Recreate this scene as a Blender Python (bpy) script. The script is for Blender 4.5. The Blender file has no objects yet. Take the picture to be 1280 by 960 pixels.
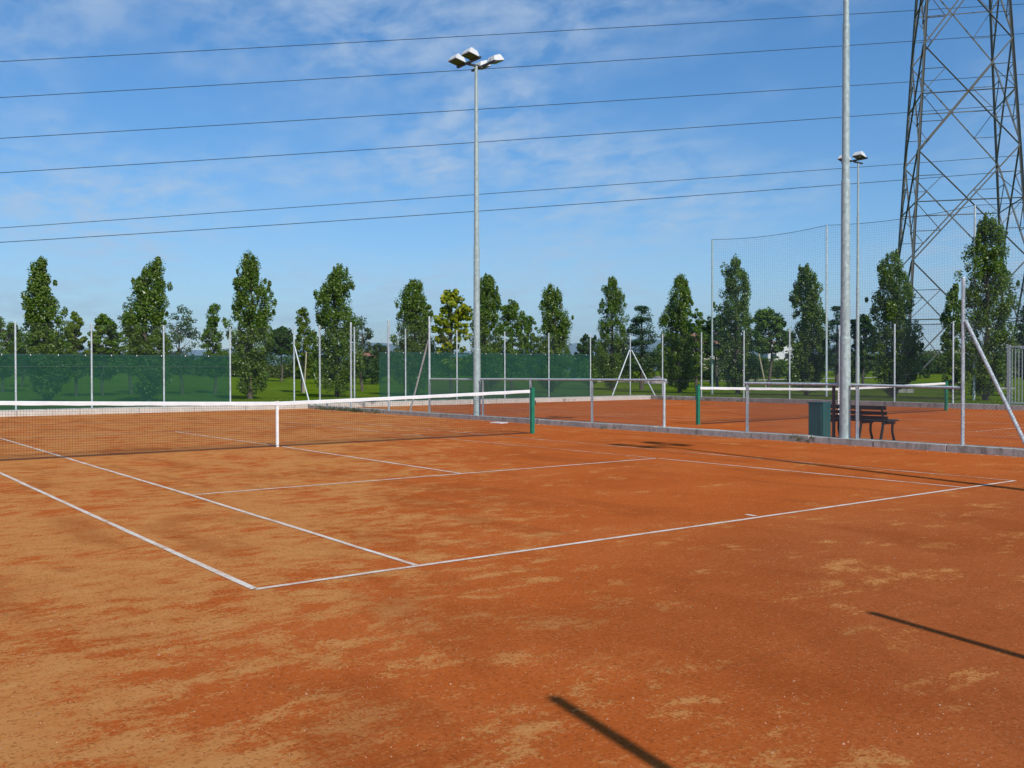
import bpy, bmesh, math, random
import numpy as np
from mathutils import Vector, Matrix, noise as mnoise

random.seed(7)
SC = bpy.context.scene
COL = SC.collection
R = math.radians

# ------------------------------------------------------------------ camera
CAM = np.array([-8.1003, -6.4014, 1.514])
YAW, PIT, ROL, FPX = -.6504, -.0134, -.0018, 1211.15
FW = np.array([-math.sin(YAW)*math.cos(PIT), math.cos(YAW)*math.cos(PIT), math.sin(PIT)])
R0 = np.array([math.cos(YAW), math.sin(YAW), 0.]); U0 = np.cross(R0, FW)
RT = R0*math.cos(ROL) + U0*math.sin(ROL); UP = -R0*math.sin(ROL) + U0*math.cos(ROL)
cam_data = bpy.data.cameras.new('camera'); cam = bpy.data.objects.new('camera', cam_data); COL.objects.link(cam)
cam_data.sensor_width = 36.0; cam_data.lens = FPX/1280*36
cam_data.clip_start = .05; cam_data.clip_end = 40000
cam.matrix_world = Matrix(((RT[0], UP[0], -FW[0], CAM[0]), (RT[1], UP[1], -FW[1], CAM[1]),
                           (RT[2], UP[2], -FW[2], CAM[2]), (0, 0, 0, 1)))
SC.camera = cam

# ------------------------------------------------------------------ sky, sun, exposure
SUN_EL = R(41)
SUN_DIR = Vector((-.2, -.98, 0)).normalized()*math.cos(SUN_EL) + Vector((0, 0, math.sin(SUN_EL)))   # towards the sun
W = bpy.data.worlds.new('World'); SC.world = W; W.use_nodes = True
nt = W.node_tree; nt.nodes.clear()
def N(t, kind, **kw):
    n = t.nodes.new(kind)
    for k, v in kw.items():
        if k in ('operation', 'blend_type', 'data_type', 'noise_dimensions', 'sky_type', 'sun_disc', 'sun_elevation', 'sun_rotation',
                 'altitude', 'air_density', 'dust_density', 'ozone_density', 'interpolation_type', 'feature', 'vector_type'):
            setattr(n, k, v)
        else:
            n.inputs[k].default_value = v
    return n
def ramp(t, pts, src=None):
    n = t.nodes.new('ShaderNodeValToRGB'); e = n.color_ramp.elements
    while len(e) < len(pts): e.new(.5)
    for i, (p, c) in enumerate(pts):
        e[i].position = p
        e[i].color = (c, c, c, 1) if isinstance(c, (int, float)) else (*c, 1)
    if src is not None: t.links.new(src, n.inputs[0])
    return n
sky = N(nt, 'ShaderNodeTexSky', sky_type='NISHITA', sun_disc=False, sun_elevation=SUN_EL,
        sun_rotation=math.atan2(SUN_DIR.x, SUN_DIR.y), altitude=100, air_density=1.0, dust_density=.05, ozone_density=3.0)
hsv = N(nt, 'ShaderNodeHueSaturation', Saturation=1.24, Value=1.15)
tint = N(nt, 'ShaderNodeMix', data_type='RGBA', blend_type='MULTIPLY'); tint.inputs[0].default_value = 1.0
nt.links.new(sky.outputs[0], tint.inputs[6]); tint.inputs[7].default_value = (.93, 1.0, 1.09, 1)
nt.links.new(tint.outputs[2], hsv.inputs['Color'])
tc = N(nt, 'ShaderNodeTexCoord')
sep = N(nt, 'ShaderNodeSeparateXYZ'); nt.links.new(tc.outputs['Generated'], sep.inputs[0])
zc = N(nt, 'ShaderNodeMath', operation='MAXIMUM'); zc.inputs[1].default_value = .02; nt.links.new(sep.outputs['Z'], zc.inputs[0])
zo = N(nt, 'ShaderNodeMath', operation='ADD'); zo.inputs[1].default_value = .16; nt.links.new(zc.outputs[0], zo.inputs[0])
dx = N(nt, 'ShaderNodeMath', operation='DIVIDE'); nt.links.new(sep.outputs['X'], dx.inputs[0]); nt.links.new(zo.outputs[0], dx.inputs[1])
dy = N(nt, 'ShaderNodeMath', operation='DIVIDE'); nt.links.new(sep.outputs['Y'], dy.inputs[0]); nt.links.new(zo.outputs[0], dy.inputs[1])
cmb = N(nt, 'ShaderNodeCombineXYZ'); nt.links.new(dx.outputs[0], cmb.inputs[0]); nt.links.new(dy.outputs[0], cmb.inputs[1])
rot = N(nt, 'ShaderNodeMapping'); rot.inputs['Rotation'].default_value = (0, 0, R(-37)); rot.inputs['Scale'].default_value = (1.15, .85, 1)
rot.inputs['Location'].default_value = (5.3, 2.6, 0)
nt.links.new(cmb.outputs[0], rot.inputs[0])
n1 = N(nt, 'ShaderNodeTexNoise', Scale=1.25, Detail=4.0, Roughness=.5); nt.links.new(rot.outputs[0], n1.inputs['Vector'])
n2 = N(nt, 'ShaderNodeTexNoise', Scale=7.5, Detail=9.0, Roughness=.60, Distortion=.2); nt.links.new(rot.outputs[0], n2.inputs['Vector'])
m1 = ramp(nt, [(.37, 0.0), (.60, 1.0)], n1.outputs['Fac'])
m2 = ramp(nt, [(.36, 0.0), (.66, 1.0)], n2.outputs['Fac'])
mm = N(nt, 'ShaderNodeMath', operation='MULTIPLY'); nt.links.new(m1.outputs[0], mm.inputs[0]); nt.links.new(m2.outputs[0], mm.inputs[1])
mk = N(nt, 'ShaderNodeMath', operation='MULTIPLY'); mk.inputs[1].default_value = .62; nt.links.new(mm.outputs[0], mk.inputs[0])
mix = N(nt, 'ShaderNodeMix', data_type='RGBA'); nt.links.new(mk.outputs[0], mix.inputs[0]); nt.links.new(hsv.outputs[0], mix.inputs[6])
mix.inputs[7].default_value = (5.2, 6.3, 7.7, 1)
bg = N(nt, 'ShaderNodeBackground', Strength=.105); nt.links.new(mix.outputs[2], bg.inputs[0])
wo = N(nt, 'ShaderNodeOutputWorld'); nt.links.new(bg.outputs[0], wo.inputs[0])

sun_data = bpy.data.lights.new('sun', 'SUN'); sun = bpy.data.objects.new('sun', sun_data); COL.objects.link(sun)
sun_data.energy = 4.2; sun_data.angle = R(.53); sun_data.color = (1.0, .955, .88)
sun.rotation_euler = SUN_DIR.to_track_quat('Z', 'Y').to_euler()
SC.view_settings.view_transform = 'Standard'; SC.view_settings.look = 'None'
SC.view_settings.exposure = 0.0; SC.view_settings.gamma = 1.0

# ------------------------------------------------------------------ helpers
def at(px, py, depth):                       # point of the photograph at a given depth in metres
    return CAM + (FW + RT*(px-640)/FPX + UP*(480-py)/FPX)*depth

class MB:
    """collects shapes and links them as one mesh object"""
    def __init__(s): s.v = []; s.f = []; s.m = []
    def add(s, vs, fs, mi=0):
        b = len(s.v); s.v += [tuple(map(float, p)) for p in vs]
        s.f += [tuple(i+b for i in f) for f in fs]; s.m += [mi]*len(fs); return s
    def box(s, c, d, rz=0, mi=0, top=(1, 1)):
        x, y, z = d[0]/2, d[1]/2, d[2]/2; ca, sa = math.cos(rz), math.sin(rz); vs = []
        for k in (-1, 1):
            sx, sy = (top if k > 0 else (1, 1))
            for a, b_ in ((-1, -1), (1, -1), (1, 1), (-1, 1)):
                X, Y = a*x*sx, b_*y*sy
                vs.append((c[0]+X*ca-Y*sa, c[1]+X*sa+Y*ca, c[2]+k*z))
        return s.add(vs, [(3, 2, 1, 0), (4, 5, 6, 7), (0, 1, 5, 4), (1, 2, 6, 5), (2, 3, 7, 6), (3, 0, 4, 7)], mi)
    def tube(s, pts, rads, n=8, caps=True, mi=0):
        pts = [Vector(p) for p in pts]
        if isinstance(rads, (int, float)): rads = [rads]*len(pts)
        vs = []
        d = (pts[-1]-pts[0]).normalized(); ref = Vector((1, 0, 0)) if abs(d.z) > .8 else Vector((0, 0, 1))
        for i, p in enumerate(pts):
            t = (pts[min(i+1, len(pts)-1)]-pts[max(i-1, 0)]).normalized()
            a = t.cross(ref).normalized(); b_ = t.cross(a)
            for k in range(n):
                an = 2*math.pi*k/n
                vs.append(p + a*math.cos(an)*rads[i] + b_*math.sin(an)*rads[i])
        fs = []
        for i in range(len(pts)-1):
            for k in range(n):
                fs.append((i*n+k, i*n+(k+1) % n, (i+1)*n+(k+1) % n, (i+1)*n+k))
        if caps:
            fs.append(tuple(range(n))[::-1]); fs.append(tuple((len(pts)-1)*n+k for k in range(n)))
        return s.add(vs, fs, mi)
    def angle(s, p0, p1, w, t, out):          # an L-section steel bar
        p0, p1, out = Vector(p0), Vector(p1), Vector(out)
        d = (p1-p0).normalized(); a = (out-d*out.dot(d)).normalized(); b_ = d.cross(a)
        for (u, v) in ((a, b_), (b_, a)):
            vs = []
            for p in (p0, p1):
                for (i, j) in ((-.5, -.5), (.5, -.5), (.5, .5), (-.5, .5)):
                    vs.append(p + u*(i*w) + v*(j*t) - (u*0 if u is a else a*(w/2)))
            s.add(vs, [(3, 2, 1, 0), (4, 5, 6, 7), (0, 1, 5, 4), (1, 2, 6, 5), (2, 3, 7, 6), (3, 0, 4, 7)])
        return s
    def build(s, name, mat, parent=None, smooth=False, bevel=0):
        me = bpy.data.meshes.new(name); me.from_pydata(s.v, [], s.f)
        mats = mat if isinstance(mat, (list, tuple)) else [mat]
        for m in mats: me.materials.append(m)
        if len(mats) > 1: me.polygons.foreach_set('material_index', s.m)
        if smooth:
            me.polygons.foreach_set('use_smooth', [True]*len(me.polygons))
            try: me.set_sharp_from_angle(angle=R(40))
            except Exception: pass
        me.update()
        o = bpy.data.objects.new(name, me); COL.objects.link(o)
        if parent is not None:
            o.parent = parent
            o.matrix_parent_inverse = parent_world(parent).inverted()
        if bevel:
            md = o.modifiers.new('bevel', 'BEVEL'); md.width = bevel; md.segments = 2; md.limit_method = 'ANGLE'
        return o
def parent_world(o):
    return Matrix.Translation(o.location) if o.parent is None else parent_world(o.parent) @ o.matrix_parent_inverse @ Matrix.Translation(o.location)

def tag(o, label, cat, group=None, kind=None):
    if label: o['label'] = label
    if cat: o['category'] = cat
    if group: o['group'] = group
    if kind: o['kind'] = kind
    return o
def thing(name, loc, label, cat, group=None):
    o = bpy.data.objects.new(name, None); COL.objects.link(o); o.location = loc; o.empty_display_size = .2
    return tag(o, label, cat, group)
def struct(o, label=None):
    o['kind'] = 'structure'
    if label: o['label'] = label
    return o

# ------------------------------------------------------------------ materials
def mat(name):
    m = bpy.data.materials.new(name); m.use_nodes = True
    t = m.node_tree; t.nodes.clear()
    out = t.nodes.new('ShaderNodeOutputMaterial'); b = t.nodes.new('ShaderNodeBsdfPrincipled')
    t.links.new(b.outputs[0], out.inputs[0]); return m, t, b, out
def coords(t, scale=(1, 1, 1), rz=0, kind='Object'):
    tc = t.nodes.new('ShaderNodeTexCoord'); mp = t.nodes.new('ShaderNodeMapping')
    mp.inputs['Scale'].default_value = scale; mp.inputs['Rotation'].default_value = (0, 0, rz)
    t.links.new(tc.outputs[kind], mp.inputs[0]); return mp.outputs[0]
def noise(t, vec, scale, detail=4, rough=.55, dist=0):
    n = N(t, 'ShaderNodeTexNoise', Scale=scale, Detail=detail, Roughness=rough, Distortion=dist)
    t.links.new(vec, n.inputs['Vector']); return n.outputs['Fac']
def mixc(t, fac, a, b_):
    m = N(t, 'ShaderNodeMix', data_type='RGBA')
    if isinstance(fac, (int, float)): m.inputs[0].default_value = fac
    else: t.links.new(fac, m.inputs[0])
    for i, v in ((6, a), (7, b_)):
        if isinstance(v, tuple): m.inputs[i].default_value = (*v, 1)
        else: t.links.new(v, m.inputs[i])
    return m.outputs[2]
def mth(t, op, a, b_):
    m = N(t, 'ShaderNodeMath', operation=op)
    for i, v in ((0, a), (1, b_)):
        if isinstance(v, (int, float)): m.inputs[i].default_value = v
        else: t.links.new(v, m.inputs[i])
    return m.outputs[0]
def bump(t, b, h, strength=.4, dist=.01):
    n = N(t, 'ShaderNodeBump', Strength=strength, Distance=dist); t.links.new(h, n.inputs['Height']); t.links.new(n.outputs[0], b.inputs['Normal'])

def simple(name, col, rough=.5, metal=0, var=.12, scale=9, bmp=0, spec=None, stretch=(1, 1, 1)):
    m, t, b, _ = mat(name); v = coords(t, stretch)
    f = noise(t, v, scale, 5, .6)
    lo = tuple(max(0, c*(1-var*2)) for c in col); hi = tuple(min(1, c*(1+var)) for c in col)
    r = ramp(t, [(.3, lo), (.7, hi)], f); t.links.new(r.outputs[0], b.inputs['Base Color'])
    b.inputs['Roughness'].default_value = rough; b.inputs['Metallic'].default_value = metal
    if spec is not None: b.inputs['Specular IOR Level'].default_value = spec
    if bmp: bump(t, b, noise(t, v, scale*6, 4), bmp, .01)
    return m

M = {}
# clay: fine wet-red base with tan dust lying in drifts, thicker to the left of the court
m, t, b, _ = mat('clay')
tc_ = t.nodes.new('ShaderNodeTexCoord'); P = tc_.outputs['Object']
st = coords(t, (.78, 1.0, 1), R(-20)); st2 = coords(t, (.62, 1.1, 1), R(-12))
big = noise(t, P, .22, 3, .5)
drift = noise(t, st, 1.5, 9, .70, .5)
drift2 = noise(t, st2, 4.6, 9, .76, .25)
grain = noise(t, P, 38, 7, .78)
fine = noise(t, P, 150, 5, .85)
sx = N(t, 'ShaderNodeSeparateXYZ'); t.links.new(P, sx.inputs[0])
# more dust to the left of the play area than to the right
pl = N(t, 'ShaderNodeClamp', Min=-.14, Max=.075)
_src = mth(t, 'ADD', mth(t, 'MULTIPLY', sx.outputs['X'], -.034), mth(t, 'MULTIPLY', sx.outputs['Y'], .022))
t.links.new(mth(t, 'MULTIPLY', mth(t, 'ADD', _src, -.155), 1.35), pl.inputs[0])
am = mth(t, 'ADD', mth(t, 'ADD', mth(t, 'MULTIPLY', mth(t, 'SUBTRACT', drift, .5), .95), .5), mth(t, 'MULTIPLY', mth(t, 'SUBTRACT', drift2, .5), .85))
am = mth(t, 'ADD', am, mth(t, 'MULTIPLY', mth(t, 'SUBTRACT', big, .5), .25))
am = mth(t, 'ADD', am, pl.outputs[0])
am = mth(t, 'ADD', am, mth(t, 'MULTIPLY', mth(t, 'SUBTRACT', grain, .5), .45))
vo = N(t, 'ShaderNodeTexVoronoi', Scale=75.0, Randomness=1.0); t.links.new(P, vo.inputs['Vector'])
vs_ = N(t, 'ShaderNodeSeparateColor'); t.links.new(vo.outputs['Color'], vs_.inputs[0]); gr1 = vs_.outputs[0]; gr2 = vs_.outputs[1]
am = mth(t, 'ADD', am, mth(t, 'MULTIPLY', mth(t, 'SUBTRACT', fine, .5), .30))
am = mth(t, 'ADD', am, mth(t, 'MULTIPLY', mth(t, 'SUBTRACT', gr1, .5), .085))
dust = ramp(t, [(.480, 0.), (.515, .70), (.58, .88), (.70, 1.0)], am)
rv = mth(t, 'ADD', mth(t, 'MULTIPLY', noise(t, st, .55, 6, .62), .5), mth(t, 'ADD', mth(t, 'MULTIPLY', grain, .28), mth(t, 'MULTIPLY', fine, .22)))
redv = ramp(t, [(.36, (.41, .088, .017)), (.5, (.50, .118, .025)), (.66, (.56, .150, .038))], rv)
brown = ramp(t, [(.38, (.35, .082, .020)), (.62, (.46, .132, .040))], rv)
bz = N(t, 'ShaderNodeClamp'); t.links.new(mth(t, 'MULTIPLY', mth(t, 'ADD', _src, -.10 + .0), -14.0), bz.inputs[0])
near = N(t, 'ShaderNodeClamp'); t.links.new(mth(t, 'MULTIPLY', mth(t, 'ADD', mth(t, 'MULTIPLY', sx.outputs['Y'], -.45), mth(t, 'MULTIPLY', big, .8)), 1.0), near.inputs[0])
redv = mixc(t, mth(t, 'MULTIPLY', bz.outputs[0], near.outputs[0]), redv.outputs[0], brown.outputs[0])
tan = ramp(t, [(.38, (.50, .180, .046)), (.5, (.58, .240, .070)), (.66, (.64, .30, .102))], mth(t, 'ADD', mth(t, 'MULTIPLY', drift2, .5), mth(t, 'MULTIPLY', fine, .5)))
c = mixc(t, dust.outputs[0], redv, tan.outputs[0])
damp = ramp(t, [(.52, 0.), (.62, 1.)], noise(t, coords(t, (1.1, .42, 1), R(24)), .9, 5, .6, .6))
c = mixc(t, mth(t, 'MULTIPLY', damp.outputs[0], .38), c, (.30, .068, .016))
spk = ramp(t, [(.30, 1.0), (.38, 0.0)], noise(t, P, 90, 3, .8))
c = mixc(t, mth(t, 'MULTIPLY', spk.outputs[0], .5), c, (.17, .045, .012))
smv = N(t, 'ShaderNodeTexVoronoi', Scale=1.0, Randomness=1.0); smc = coords(t, (1.5, .75, 1), R(15))
smd = N(t, 'ShaderNodeVectorMath', operation='ADD'); t.links.new(smc, smd.inputs[0])
smn = N(t, 'ShaderNodeTexNoise', Scale=7.0, Detail=4.0); t.links.new(P, smn.inputs['Vector'])
sms = N(t, 'ShaderNodeVectorMath', operation='SCALE'); sms.inputs['Scale'].default_value = .22; t.links.new(smn.outputs['Color'], sms.inputs[0]); t.links.new(sms.outputs[0], smd.inputs[1])
t.links.new(smd.outputs[0], smv.inputs['Vector'])
smx = N(t, 'ShaderNodeSeparateColor'); t.links.new(smv.outputs['Color'], smx.inputs[0])
foot = mth(t, 'MULTIPLY', ramp(t, [(.06, 1.), (.15, 0.)], smv.outputs['Distance']).outputs[0], ramp(t, [(.55, 0.), (.62, 1.)], smx.outputs[0]).outputs[0])
c = mixc(t, mth(t, 'MULTIPLY', foot, .42), c, (.31, .072, .017))
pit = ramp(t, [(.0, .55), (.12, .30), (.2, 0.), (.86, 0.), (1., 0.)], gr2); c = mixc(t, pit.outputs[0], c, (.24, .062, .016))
pale_speck = ramp(t, [(.86, 0.), (1., .20)], gr2); c = mixc(t, pale_speck.outputs[0], c, (.66, .33, .15))  # random grains of paler colour
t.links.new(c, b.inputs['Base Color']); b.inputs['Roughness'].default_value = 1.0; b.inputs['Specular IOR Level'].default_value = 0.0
hh = mth(t, 'ADD', mth(t, 'MULTIPLY', grain, 1.0), mth(t, 'MULTIPLY', fine, .5)); hh = mth(t, 'ADD', hh, mth(t, 'MULTIPLY', drift2, 1.2))
bump(t, b, hh, .6, .014); M['clay'] = m
# line paint / tape, scuffed over with clay
m, t, b, _ = mat('line'); P = coords(t)
f = mth(t, 'ADD', mth(t, 'MULTIPLY', noise(t, P, 2.2, 5, .7), .6), mth(t, 'MULTIPLY', noise(t, P, 30, 4, .7), .4))
r = ramp(t, [(.445, (.78, .69, .57)), (.56, (.62, .44, .31)), (.66, (.45, .19, .08))], f)
t.links.new(r.outputs[0], b.inputs['Base Color']); b.inputs['Roughness'].default_value = .7; M['line'] = m
m, t, b, _ = mat('line_worn'); P = coords(t)
f = mth(t, 'ADD', mth(t, 'MULTIPLY', noise(t, P, .9, 5, .7), .65), mth(t, 'MULTIPLY', noise(t, P, 30, 4, .7), .35))
r = ramp(t, [(.42, (.70, .60, .48)), (.50, (.56, .33, .2)), (.56, (.43, .15, .05))], f)
t.links.new(r.outputs[0], b.inputs['Base Color']); b.inputs['Roughness'].default_value = .8; M['line_worn'] = m
# concrete
m, t, b, _ = mat('concrete'); P = coords(t)
f1 = noise(t, P, 1.6, 7, .7); f2 = noise(t, P, 14, 6, .7); f3 = noise(t, coords(t, (1, 1, .25)), 5, 5, .7)
c = ramp(t, [(.3, (.25, .235, .195)), (.6, (.50, .48, .42))], mth(t, 'ADD', mth(t, 'MULTIPLY', f1, .5), mth(t, 'MULTIPLY', f2, .5)))
c = mixc(t, mth(t, 'MULTIPLY', ramp(t, [(.5, 0.), (.66, 1.)], f3).outputs[0], .6), c.outputs[0], (.10, .088, .06))
t.links.new(c, b.inputs['Base Color']); b.inputs['Roughness'].default_value = .9; bump(t, b, f2, .5, .02); M['concrete'] = m
m, t, b, _ = mat('pale_concrete'); P = coords(t)
f1 = noise(t, P, 1.2, 7, .7); f2 = noise(t, P, 12, 6, .7)
c = ramp(t, [(.3, (.44, .40, .33)), (.6, (.66, .62, .54))], mth(t, 'ADD', mth(t, 'MULTIPLY', f1, .5), mth(t, 'MULTIPLY', f2, .5)))
t.links.new(c.outputs[0], b.inputs['Base Color']); b.inputs['Roughness'].default_value = .9; bump(t, b, f2, .4, .02); M['pale_concrete'] = m
# metals
def galv(name, base, metal, rough):
    m, t, b, _ = mat(name); P = coords(t)
    vor = N(t, 'ShaderNodeTexVoronoi', Scale=22.0); t.links.new(coords(t, (1, 1, .6)), vor.inputs['Vector'])
    sp = N(t, 'ShaderNodeSeparateColor'); t.links.new(vor.outputs['Color'], sp.inputs[0])
    f = mth(t, 'ADD', mth(t, 'MULTIPLY', sp.outputs[0], .45), mth(t, 'MULTIPLY', noise(t, coords(t, (1, 1, .2)), 4, 5, .7), .55))
    r = ramp(t, [(.2, tuple(c*.74 for c in base)), (.8, tuple(min(1, c*1.12) for c in base))], f)
    t.links.new(r.outputs[0], b.inputs['Base Color']); b.inputs['Metallic'].default_value = metal
    rr = ramp(t, [(.2, rough-.1), (.8, rough+.15)], f); t.links.new(rr.outputs[0], b.inputs['Roughness']); M[name] = m
galv('galvanised', (.42, .52, .50), .2, .5)
galv('post_metal', (.56, .64, .65), .2, .5)
M['dark_post'] = simple('dark_post', (.10, .08, .075), .6)
M['wire'] = simple('wire', (.17, .19, .19), .5, .5, .05)
M['pale_wire'] = simple('pale_wire', (.12, .14, .15), .6, .3, .05)
M['net'] = simple('net', (.022, .024, .03), .8, 0, .05)
M['ball_net'] = simple('ball_net', (.09, .13, .21), .7, 0, .05)
M['cable'] = simple('cable', (.03, .04, .06), .5, .3, .05)
M['band'] = simple('band', (.80, .80, .78), .75, 0, .05, 6, .15)
M['green_paint'] = simple('green_paint', (.012, .20, .115), .35, 0, .12, 7)
M['white_housing'] = simple('white_housing', (.72, .73, .70), .4, 0, .06)
M['dark_metal'] = simple('dark_metal', (.06, .065, .07), .5, .4, .1)
m, t, b, _ = mat('lamp_glass'); b.inputs['Base Color'].default_value = (.04, .05, .035, 1); b.inputs['Roughness'].default_value = .12; M['lamp_glass'] = m
M['bench_wood'] = simple('bench_wood', (.020, .020, .019), .6, 0, .25, 8, .3, None, (8, 1, 8))
M['bench_iron'] = simple('bench_iron', (.02, .022, .024), .5, .3, .1)
M['bin_green'] = simple('bin_green', (.024, .115, .115), .5, 0, .12, 7)
m, t, b, _ = mat('pylon_steel'); P = coords(t)
f = noise(t, P, 1.1, 6, .7)
r = ramp(t, [(.34, (.125, .112, .08)), (.5, (.105, .115, .105)), (.66, (.115, .135, .14))], f)
t.links.new(r.outputs[0], b.inputs['Base Color']); b.inputs['Roughness'].default_value = .65; b.inputs['Metallic'].default_value = .2; M['pylon_steel'] = m
# windscreen cloth: woven, so part of the light goes through
m, t, b, out = mat('screen_cloth'); P = coords(t)
f = mth(t, 'ADD', mth(t, 'MULTIPLY', noise(t, P, .8, 5, .6), .6), mth(t, 'MULTIPLY', noise(t, coords(t, (5, 5, .5)), 2, 5, .6), .4))
r = ramp(t, [(.35, (.020, .082, .058)), (.65, (.034, .118, .084))], f)
t.links.new(r.outputs[0], b.inputs['Base Color']); b.inputs['Roughness'].default_value = .85; b.inputs['Specular IOR Level'].default_value = .1
tl = N(t, 'ShaderNodeBsdfTranslucent', Color=(.004, .06, .04, 1)); tr = N(t, 'ShaderNodeBsdfTransparent', Color=(.72, 1.0, .86, 1))
a1 = N(t, 'ShaderNodeMixShader', Fac=.25); t.links.new(b.outputs[0], a1.inputs[1]); t.links.new(tl.outputs[0], a1.inputs[2])
a2 = N(t, 'ShaderNodeMixShader', Fac=.36); t.links.new(a1.outputs[0], a2.inputs[1]); t.links.new(tr.outputs[0], a2.inputs[2])
t.links.new(a2.outputs[0], out.inputs[0]); M['screen_cloth'] = m
M['screen_hem'] = simple('screen_hem', (.008, .062, .045), .8, 0, .1, 3)
# lawn
m, t, b, _ = mat('lawn'); P = coords(t)
f = mth(t, 'ADD', mth(t, 'MULTIPLY', noise(t, P, .12, 6, .65), .55), mth(t, 'MULTIPLY', noise(t, P, 3, 8, .75), .45))
r = ramp(t, [(.33, (.080, .135, .006)), (.52, (.125, .205, .008)), (.68, (.22, .24, .03))], f)
t.links.new(r.outputs[0], b.inputs['Base Color']); b.inputs['Roughness'].default_value = 1.0; b.inputs['Specular IOR Level'].default_value = 0.0
bump(t, b, noise(t, P, 14, 6, .8), .9, .12); M['lawn'] = m
M['crumb'] = simple('crumb', (.50, .27, .15), .95, 0, .25, 5)
M['field'] = simple('field', (.08, .11, .025), .95, 0, .3, .02)
M['mountain'] = simple('mountain', (.05, .075, .04), .95, 0, .25, .002)
M['gravel'] = simple('gravel', (.34, .28, .24), .95, 0, .3, 3, .6)
M['path'] = simple('path', (.42, .38, .31), .95, 0, .12, 2)
M['bark'] = simple('bark', (.12, .095, .07), .9, 0, .25, 14, .6, None, (1, 1, .3))
M['pale_bark'] = simple('pale_bark', (.30, .26, .20), .9, 0, .25, 14, .5, None, (1, 1, .3))
M['stake'] = simple('stake', (.46, .40, .27), .8)
M['wall_pale'] = simple('wall_pale', (.62, .54, .44), .9, 0, .08, 1)
M['wall_white'] = simple('wall_white', (.72, .72, .70), .9, 0, .06, 1)
M['roof_tile'] = simple('roof_tile', (.30, .13, .08), .9, 0, .2, 5)
M['window_glass'] = simple('window_glass', (.03, .04, .05), .15)
def leafmat(name, cols, rough=.42, tl=.28, spec=.5):
    m, t, b, out = mat(name); g = N(t, 'ShaderNodeNewGeometry')
    r = ramp(t, [(i/(len(cols)-1), c) for i, c in enumerate(cols)], g.outputs['Random Per Island'])
    t.links.new(r.outputs[0], b.inputs['Base Color']); b.inputs['Roughness'].default_value = rough; b.inputs['Specular IOR Level'].default_value = spec
    tr = N(t, 'ShaderNodeBsdfTranslucent'); mul = mixc(t, .5, r.outputs[0], (.14, .28, .014)); t.links.new(mul, tr.inputs[0])
    mx = N(t, 'ShaderNodeMixShader', Fac=tl); t.links.new(b.outputs[0], mx.inputs[1]); t.links.new(tr.outputs[0], mx.inputs[2])
    t.links.new(mx.outputs[0], out.inputs[0]); M[name] = m
leafmat('leaf_poplar', [(.066, .130, .009), (.105, .190, .012), (.15, .245, .018), (.27, .34, .09)], .34, .42, .5)
leafmat('leaf_dark', [(.024, .062, .010), (.036, .084, .011), (.048, .10, .012)], .55, .25, .2)
leafmat('leaf_mid', [(.066, .135, .008), (.098, .18, .010), (.135, .22, .014)], .5, .3, .3)
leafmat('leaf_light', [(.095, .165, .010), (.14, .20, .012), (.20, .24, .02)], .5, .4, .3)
leafmat('leaf_yellow', [(.16, .24, .008), (.30, .36, .010), (.46, .43, .014), (.13, .20, .010)], .5, .45, .3)
leafmat('leaf_airy', [(.050, .095, .030), (.075, .13, .040), (.10, .15, .05)], .5, .35)
leafmat('leaf_pine', [(.020, .058, .020), (.028, .076, .024), (.04, .092, .026)], .55, .12)
leafmat('leaf_hedge', [(.045, .080, .012), (.080, .120, .014), (.14, .165, .03)], .6, .3, .2)
leafmat('leaf_grass', [(.075, .13, .010), (.12, .19, .014), (.20, .23, .05)], .6, .3, .1)
leafmat('leaf_weed', [(.06, .09, .02), (.10, .13, .03), (.20, .18, .07)], .6)

# ------------------------------------------------------------------ ground
def smooth(x): x = max(0., min(1., x)); return x*x*(3-2*x)
def lawn_z(x, y):
    d = max(y-31., x-30.)
    return .12 + 1.25*smooth((d-10)/90.) + .05*mnoise.noise(Vector((x*.07, y*.07, 3.3)))*smooth((d-1)/8)
g = MB(); S_ = 9200
g.add([(-S_, -S_, -.30), (S_, -S_, -.30), (S_, S_, -.30), (-S_, S_, -.30)], [(0, 1, 2, 3)])
struct(g.build('ground', M['field']), 'flat green farmland reaching to the horizon')
def grid(name, x0, x1, y0, y1, nx, ny, zf, mt, skip=None):
    vs = []; fs = []
    for j in range(ny+1):
        for i in range(nx+1):
            x = x0+(x1-x0)*i/nx; y = y0+(y1-y0)*j/ny; vs.append((x, y, zf(x, y)))
    for j in range(ny):
        for i in range(nx):
            if skip and skip(x0+(x1-x0)*(i+.5)/nx, y0+(y1-y0)*(j+.5)/ny): continue
            a = j*(nx+1)+i; fs.append((a, a+1, a+nx+2, a+nx+1))
    return MB().add(vs, fs).build(name, mt, None, True)
struct(grid('lawn', -90, 330, 30.7, 331, 140, 100, lawn_z, M['lawn']), 'bright green mown lawn beyond the courts')
struct(grid('lawn', 29.4, 330, -90, 30.7, 100, 40, lawn_z, M['lawn']), 'strip of lawn along the far side of the second court')
court = struct(grid('clay_court', -45, 29.2, -40, 30.3, 148, 140, lambda x, y: .012*mnoise.noise(Vector((x*.35, y*.35, 0)))*0, M['clay']),
               'orange clay surface of both tennis courts with drifts of tan dust')

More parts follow.
